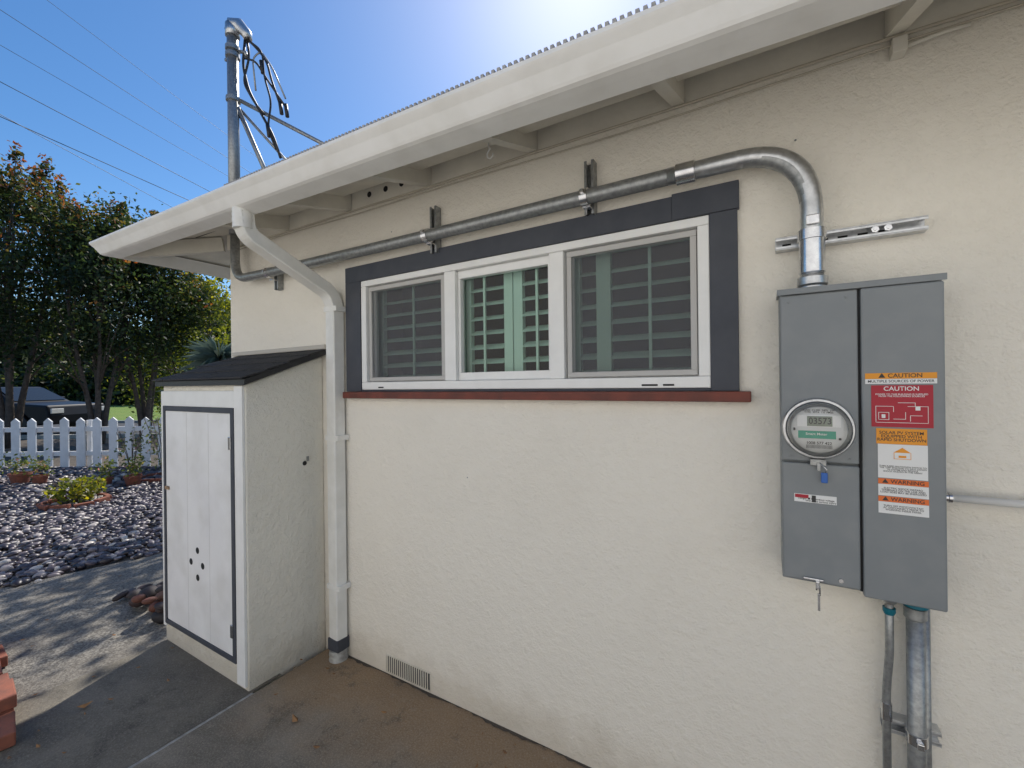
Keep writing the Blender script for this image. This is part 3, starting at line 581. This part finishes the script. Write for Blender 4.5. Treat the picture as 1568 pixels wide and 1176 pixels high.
def tree(name,base,h,rad,nclump,nleaf,ls,mat,trunks=4,crown_lo=.30,tipbias=.52,vase=True,spires=0):
    T_=empty(name); b=Vector(base); cl=[]
    for i in range(nclump):
        t=random.random()**.75; a=random.uniform(0,2*math.pi)
        prof=math.sin(math.pi*min(1,(.18+.82*t)))**.55 if vase else math.sin(math.pi*(.1+.85*t))**.6
        rr=rad*prof*math.sqrt(random.uniform(.15,1)); zz=h*(crown_lo+(.88-crown_lo)*t*random.uniform(.9,1.02))
        cl.append((Vector((b.x+rr*math.cos(a),b.y+rr*math.sin(a),zz)),t,rr/rad,rad*random.uniform(.10,.20),1.25,1.))
    for i in range(spires):
        a=2*math.pi*i/spires+random.uniform(-.3,.3); rr=rad*random.uniform(.1,.85); hh=h*random.uniform(.82,1.0)-rr*.5
        for q in range(5):
            f=q/4; cl.append((Vector((b.x+rr*(.8+.2*f)*math.cos(a),b.y+rr*(.8+.2*f)*math.sin(a),hh-(1-f)*1.7)),.8+.35*f,.7,rad*(.12-.085*f),2.2,.5))
    limbs=[]
    for k in range(trunks):
        a=2*math.pi*k/trunks+random.uniform(-.4,.4); o1=rad*.16*(trunks>1)
        p=[b+Vector((.06*math.cos(a),.06*math.sin(a),-.05)),b+Vector((o1*.6*math.cos(a),o1*.6*math.sin(a),h*.15)),b+Vector((o1*1.7*math.cos(a+.2),o1*1.7*math.sin(a+.2),h*.38)),b+Vector((o1*2.4*math.cos(a),o1*2.4*math.sin(a),h*.7))]
        w=.075*h/8*(1.3 if trunks==1 else 1); rp=roundpath(p,.6,4)
        tube('trunk_%d'%k,rp,w,M_bark,T_,8,radii=[1.15-.8*q/(len(rp)-1) for q in range(len(rp))]); limbs.append(p)
    for i,(c,t,q,_,_,_) in enumerate(cl):
        if i%2: continue
        p=min(limbs,key=lambda L:(L[2]-c).length); s=p[2].lerp(p[1],random.random()) if c.z<h*.55 else p[2].lerp(p[3],random.random()*.8)
        mid=s.lerp(c,.5)+Vector((0,0,.12)); tube('limb_%d'%i,[s,mid,c],.022*h/8,M_bark,T_,5,radii=[1.2,.8,.25])
    Cs=[];Rn=[]
    for c,t,q,s,el_,dn in cl:
        n=int(nleaf/nclump*random.uniform(.5,1.4)*dn)
        g=np.clip(rng.normal(size=(n,3)),-1.9,1.9)*np.array([s,s,s*el_]); Cs.append(np.array(c[:])[None]+g)
        Rn.append(np.clip(rng.normal(.27,.16,n)+tipbias*(t*.55+q*.2)*(g[:,2]/s*.3+.6)+random.uniform(-.16,.14),0,1))
    Cs=np.concatenate(Cs); Rn=np.concatenate(Rn); leafmesh('foliage',Cs,rng.uniform(.6,1.3,len(Cs))*ls,mat,T_,Rn); return T_
def at(px,d): v=DR(d,(px-784)/660*d); return (v.x,v.y,0)
tree('crape_myrtle_tree',at(15,12.2),8.7,2.2,56,15000,.125,LM_a,spires=10,tipbias=.64)
tree('crape_myrtle_tree',at(150,12.8),7.7,2.2,56,16000,.125,LM_a,spires=10)
tree('crape_myrtle_tree',at(222,14),7.5,1.8,50,12500,.125,LM_a,spires=8)
tree('yellow_leaf_tree',at(300,16),6.2,2.4,55,11000,.14,LM_y,3,.2)
tree('shade_tree',(-6.3,4.95,0),6.6,2.3,40,4300,.17,LM_a,3,.45)
tree('crape_myrtle_tree',at(-130,12.5),9.2,2.5,40,5000,.16,LM_a,spires=5)
Cs=[];Rn=[]
for i in range(260):
    r=random.uniform(-95,10); d=random.uniform(46,58); z=random.uniform(.2,1)**.8*12*(.75+.25*math.sin(r*.3)); c=DR(d,r,z); s=random.uniform(.9,1.9); n=110
    Cs.append(np.array(c[:])[None]+np.clip(rng.normal(size=(n,3)),-2,2)*s*.85); Rn.append(rng.uniform(0,.9,n)+random.uniform(-.1,.12))
leafmesh('distant_tree_row',np.concatenate(Cs),rng.uniform(.7,1.4,260*110),LM_d,None,np.concatenate(Rn),asp=.8)
Cs=[]
for i in range(130):
    r=random.uniform(-55,-6); c=DR(random.uniform(42,44),r,random.uniform(.5,3.6)); Cs.append(np.array(c[:])[None]+rng.normal(size=(110,3))*.6)
leafmesh('garden_hedge',np.concatenate(Cs),rng.uniform(.3,.6,130*110),LM_d,None,asp=.7)
yb=DR(9.6,(330-784)/660*9.6)
Y_=empty('yucca_plant'); tube('trunk',[yb,yb+Vector((.05,0,1.2)),yb+Vector((0,.1,2.2))],.10,M_bark,Y_,8)
V=[];Fc=[]
for hd in ((0,.1,2.25),(.45,.3,1.7),(-.4,-.1,1.6)):
    c0=yb+Vector(hd)
    for i in range(190):
        d=Vector((random.gauss(0,1),random.gauss(0,1),random.gauss(.35,.7))).normalized(); l=random.uniform(.45,.85); s=d.cross(Vector((0,0,1))).normalized()*.016; n0=len(V)
        p1=c0+d*l*.5+Vector((0,0,.03)); p2=c0+d*l-Vector((0,0,.22*l)); V+=[c0-s*.6,c0+s*.6,p1+s,p2,p1-s]; Fc.append(tuple(range(n0,n0+5)))
add('blades',V,Fc,LM_g,Y_)
def bush(name,c,r,h,n,ls,mat,ring=True,nb=10,blooms=0):
    B=empty(name); g=rng.normal(size=(n,3)); g/=np.linalg.norm(g,axis=1)[:,None]; g*=rng.uniform(.3,1,(n,1))**.5; g=g*np.array([r,r,h*.5])*rng.uniform(.7,1.15,(n,1))+np.array([c[0],c[1],h*.55]); g[:,2]=np.abs(g[:,2])
    leafmesh('leaves',g,rng.uniform(.6,1.3,n)*ls,mat,B)
    for k in range(7):
        a=random.uniform(0,6.28); tube('stem_%d'%k,[(c[0],c[1],0),(c[0]+.3*r*math.cos(a),c[1]+.3*r*math.sin(a),h*.5),(c[0]+.8*r*math.cos(a),c[1]+.8*r*math.sin(a),h*.95)],.006,M_bark,B,5)
    if ring:
        for k in range(nb):
            a=2*math.pi*k/nb; R_=r*1.1; p=Vector((c[0]+R_*math.cos(a),c[1]+R_*math.sin(a),0)); L=2*math.pi*R_/nb*.44
            boxes('edging_brick_%d'%k,[(-.03,.03,-L,L,-.01,.05+.02*random.random())],M_brick,B,.008,Matrix.Translation(p)@Matrix.Rotation(a+random.uniform(-.12,.12),4,'Z'))
    return B
bush('yellow_shrub',(-8.45,.38),.30,.36,520,.07,LM_y,nb=9)
bush('yellow_shrub',(-8.75,.62),.20,.30,260,.07,LM_y,False)
bush('rose_bush',(-9.35,1.75),.32,1.15,300,.06,LM_r,nb=8)
bush('rose_bush',(-9.8,1.45),.25,.9,180,.06,LM_r,False)
def pot(name,c,r,h):
    B=empty(name); lathe('pot',(c[0],c[1],0),(0,0,1),[(r*.7,0),(r*.95,h*.8),(r*1.05,h*.8),(r*1.05,h),(r*.9,h),(r*.88,h*.85)],M_brick,B,20)
    n=160; g=rng.normal(size=(n,3))*np.array([r*.7,r*.7,.09])+np.array([c[0],c[1],h+.14]); leafmesh('leaves',g,rng.uniform(.6,1.3,n)*.06,LM_r,B)
for c,r,h in (((-9.15,1.25),.12,.17),((-9.5,1.0),.10,.14),((-11.1,.35),.14,.19),((-11.6,.05),.13,.2),((-10.7,.5),.11,.16),((-12.2,-.2),.14,.2)): pot('terracotta_pot',c,r,h)
B=empty('brick_border')
for i in range(6):
    x=-4.2+.225*i; yy=-1.03-.115*(x+4.2)
    for c in range(2 if i in (0,1,4) else 1):
        boxes('brick',[(-.105,.105,-.05,.05,0,.062)],M_brick,B,.006,Matrix.Translation((x+random.uniform(-.015,.015),yy-.055+random.uniform(-.015,.015),c*.064))@Matrix.Rotation(-.115+random.uniform(-.06,.06),4,'Z'))
n=80; C_=np.stack([rng.uniform(-5.0,.2,n),rng.uniform(-1.3,-.03,n),np.full(n,.004)],1); C_[0]=(-1.98,-.47,.004); C_[1]=(-3.0,-.95,.004)
V=[];Fc=[];
for q_,c in enumerate(C_):
    a=random.uniform(0,6.28); s=random.uniform(.007,.018) if q_>1 else .032; n0=len(V); z=.004+random.uniform(0,.004)
    for k,(u,w,dz) in enumerate(((-1,0,.012 if q_<2 else .002),(0,.45,0),(1,0,.016 if q_<2 else .006),(0,-.45,.001))):
        V.append((c[0]+s*(u*math.cos(a)-w*math.sin(a)),c[1]+s*(u*math.sin(a)+w*math.cos(a)),z+dz))
    Fc.append((n0,n0+1,n0+2,n0+3))
add('fallen_leaves',V,Fc,pm('dry_leaf',(.34,.18,.07),(.18,.09,.04),30,.8))
# ------------------------------------------------------------------ car
Cc=empty('parked_car')
paint=pm('black_car_paint',(.008,.010,.016),rough=.45,spec=.25); cg=pm('car_window',(.02,.025,.03),rough=.08,spec=.3)
body=[(-2.35,.35),(-2.38,.62),(-2.30,.92),(-1.2,1.0),(-.2,1.02),(1.9,1.02),(2.28,.98),(2.36,.6),(2.30,.35),(1.85,.33),(1.78,.55),(1.6,.68),(1.38,.70),(1.16,.66),(.98,.50),(.94,.33),(-.95,.33),(-1.0,.52),(-1.18,.67),(-1.4,.70),(-1.62,.67),(-1.8,.5),(-1.84,.33)]
o=prism('body',body,-.9,.9,paint,Cc); bev(o,.06,3)
V=[(-1.25,-.84,1.0),(2.1,-.84,1.0),(1.75,-.66,1.46),(-.45,-.66,1.48),(-1.25,.84,1.0),(2.1,.84,1.0),(1.75,.66,1.46),(-.45,.66,1.48)]
o=add('cabin',V,[(0,1,2,3),(5,4,7,6),(3,2,6,7),(0,3,7,4),(1,5,6,2)],paint,Cc); bev(o,.05,3)
def q(n,a): add(n,a,[(0,1,2,3)],cg,Cc)
for s in (-1,1):
    q('side_glass',[(-.85,s*.83,1.06),(.45,s*.83,1.06),(.42,s*.70,1.42),(-.40,s*.70,1.42)]); q('side_glass_rear',[(.53,s*.83,1.06),(1.80,s*.83,1.06),(1.6,s*.70,1.42),(.50,s*.70,1.42)])
    box('mirror',-.85,-.68,min(s*.9,s*1.05),max(s*.9,s*1.05),1.03,1.15,paint,Cc,.03)
q('windscreen',[(-1.20,-.74,1.06),(-1.20,.74,1.06),(-.55,.62,1.45),(-.55,-.62,1.45)])
boxes('headlights',[(-2.40,-2.36,-.85,-.5,.68,.82),(-2.40,-2.36,.5,.85,.68,.82)],K_wh,Cc,.01)
for x in (-1.4,1.38):
    for s in (-1,1):
        lathe('wheel',(x,s*.72,.34),(0,s,0),[(.30,0),(.34,.03),(.34,.17),(.30,.2),(.21,.2),(.20,.17)],M_black,Cc,28); lathe('hub',(x,s*.885,.34),(0,s,0),[(.20,0),(.06,.03),(.0,.035)],M_galb,Cc,12)
p=DR(15.7,(5-784)/660*15.7); Cc.location=p; Cc.scale=(1.17,1.17,1.17); Cc.rotation_euler=(0,0,math.radians(30.6)+math.pi)
# ------------------------------------------------------------------ neighbour house behind the viewer, unseen; wall whitened and raised for bounce light
Nn=empty('neighbour_house')
wall_hole('wall',-8,9,-.03,5.4,3.0,4.8,1.0,2.2,-5.6,-5.4,pm('neighbour_stucco',(.86,.83,.77),rough=.85),Nn)
for x in (-8,8.8): box('end_wall',x,x+.2,-12,-5.6,-.03,5.4,M_st2,Nn)
add('glass',[(3.0,-5.5,1.0),(4.8,-5.5,1.0),(4.8,-5.5,2.2),(3.0,-5.5,2.2)],[(0,1,2,3)],cg,Nn)
V=[(-8.3,-5.1,5.3),(9.3,-5.1,5.3),(9.3,-8.8,6.8),(-8.3,-8.8,6.8),(9.3,-12.5,5.3),(-8.3,-12.5,5.3)]
o=add('roof',V,[(0,1,2,3),(3,2,4,5)],M_roof,Nn); s=o.modifiers.new('s','SOLIDIFY'); s.thickness=.1
# ------------------------------------------------------------------ light
el=math.radians(45.7); az=math.radians(-20.6)
w=bpy.data.worlds.new('World'); sc.world=w; w.use_nodes=True; nt=w.node_tree
sky=nt.nodes.new('ShaderNodeTexSky'); sky.sky_type='NISHITA'; sky.sun_disc=False; sky.sun_elevation=el; sky.sun_rotation=az; sky.air_density=1.0; sky.dust_density=.45; sky.ozone_density=4.0; sky.altitude=50
hs=nt.nodes.new('ShaderNodeHueSaturation'); hs.inputs['Saturation'].default_value=1.22
nt.links.new(sky.outputs[0],hs.inputs['Color']); nt.links.new(hs.outputs['Color'],nt.nodes['Background'].inputs[0]); nt.nodes['Background'].inputs[1].default_value=.15
sl=bpy.data.lights.new('sun','SUN'); sl.energy=5; sl.angle=math.radians(.53); sl.color=(1,.94,.85); so=bpy.data.objects.new('sun',sl); COL.objects.link(so)
dirv=Vector((math.sin(az)*math.cos(el),math.cos(az)*math.cos(el),math.sin(el))); so.rotation_euler=dirv.to_track_quat('Z','Y').to_euler(); so.location=(0,0,20)
# ------------------------------------------------------------------ camera
cd=bpy.data.cameras.new('camera'); cam=bpy.data.objects.new('camera',cd); COL.objects.link(cam); cd.sensor_width=36; cd.lens=36*660/1568; cd.clip_start=.02; cd.clip_end=2000
th=math.radians(30.6); fw=Vector((-math.sin(th),math.cos(th),0)); rt=Vector((math.cos(th),math.sin(th),0)); up=Vector((0,0,1)); ro=.012
R_=(rt-up*ro).normalized(); U_=(up+rt*ro).normalized()
m=Matrix((( R_.x,U_.x,-fw.x,0),(R_.y,U_.y,-fw.y,-1.72),(R_.z,U_.z,-fw.z,1.62),(0,0,0,1))); cam.matrix_world=m; sc.camera=cam
sc.view_settings.view_transform='Standard'; sc.view_settings.look='None'; sc.view_settings.exposure=0
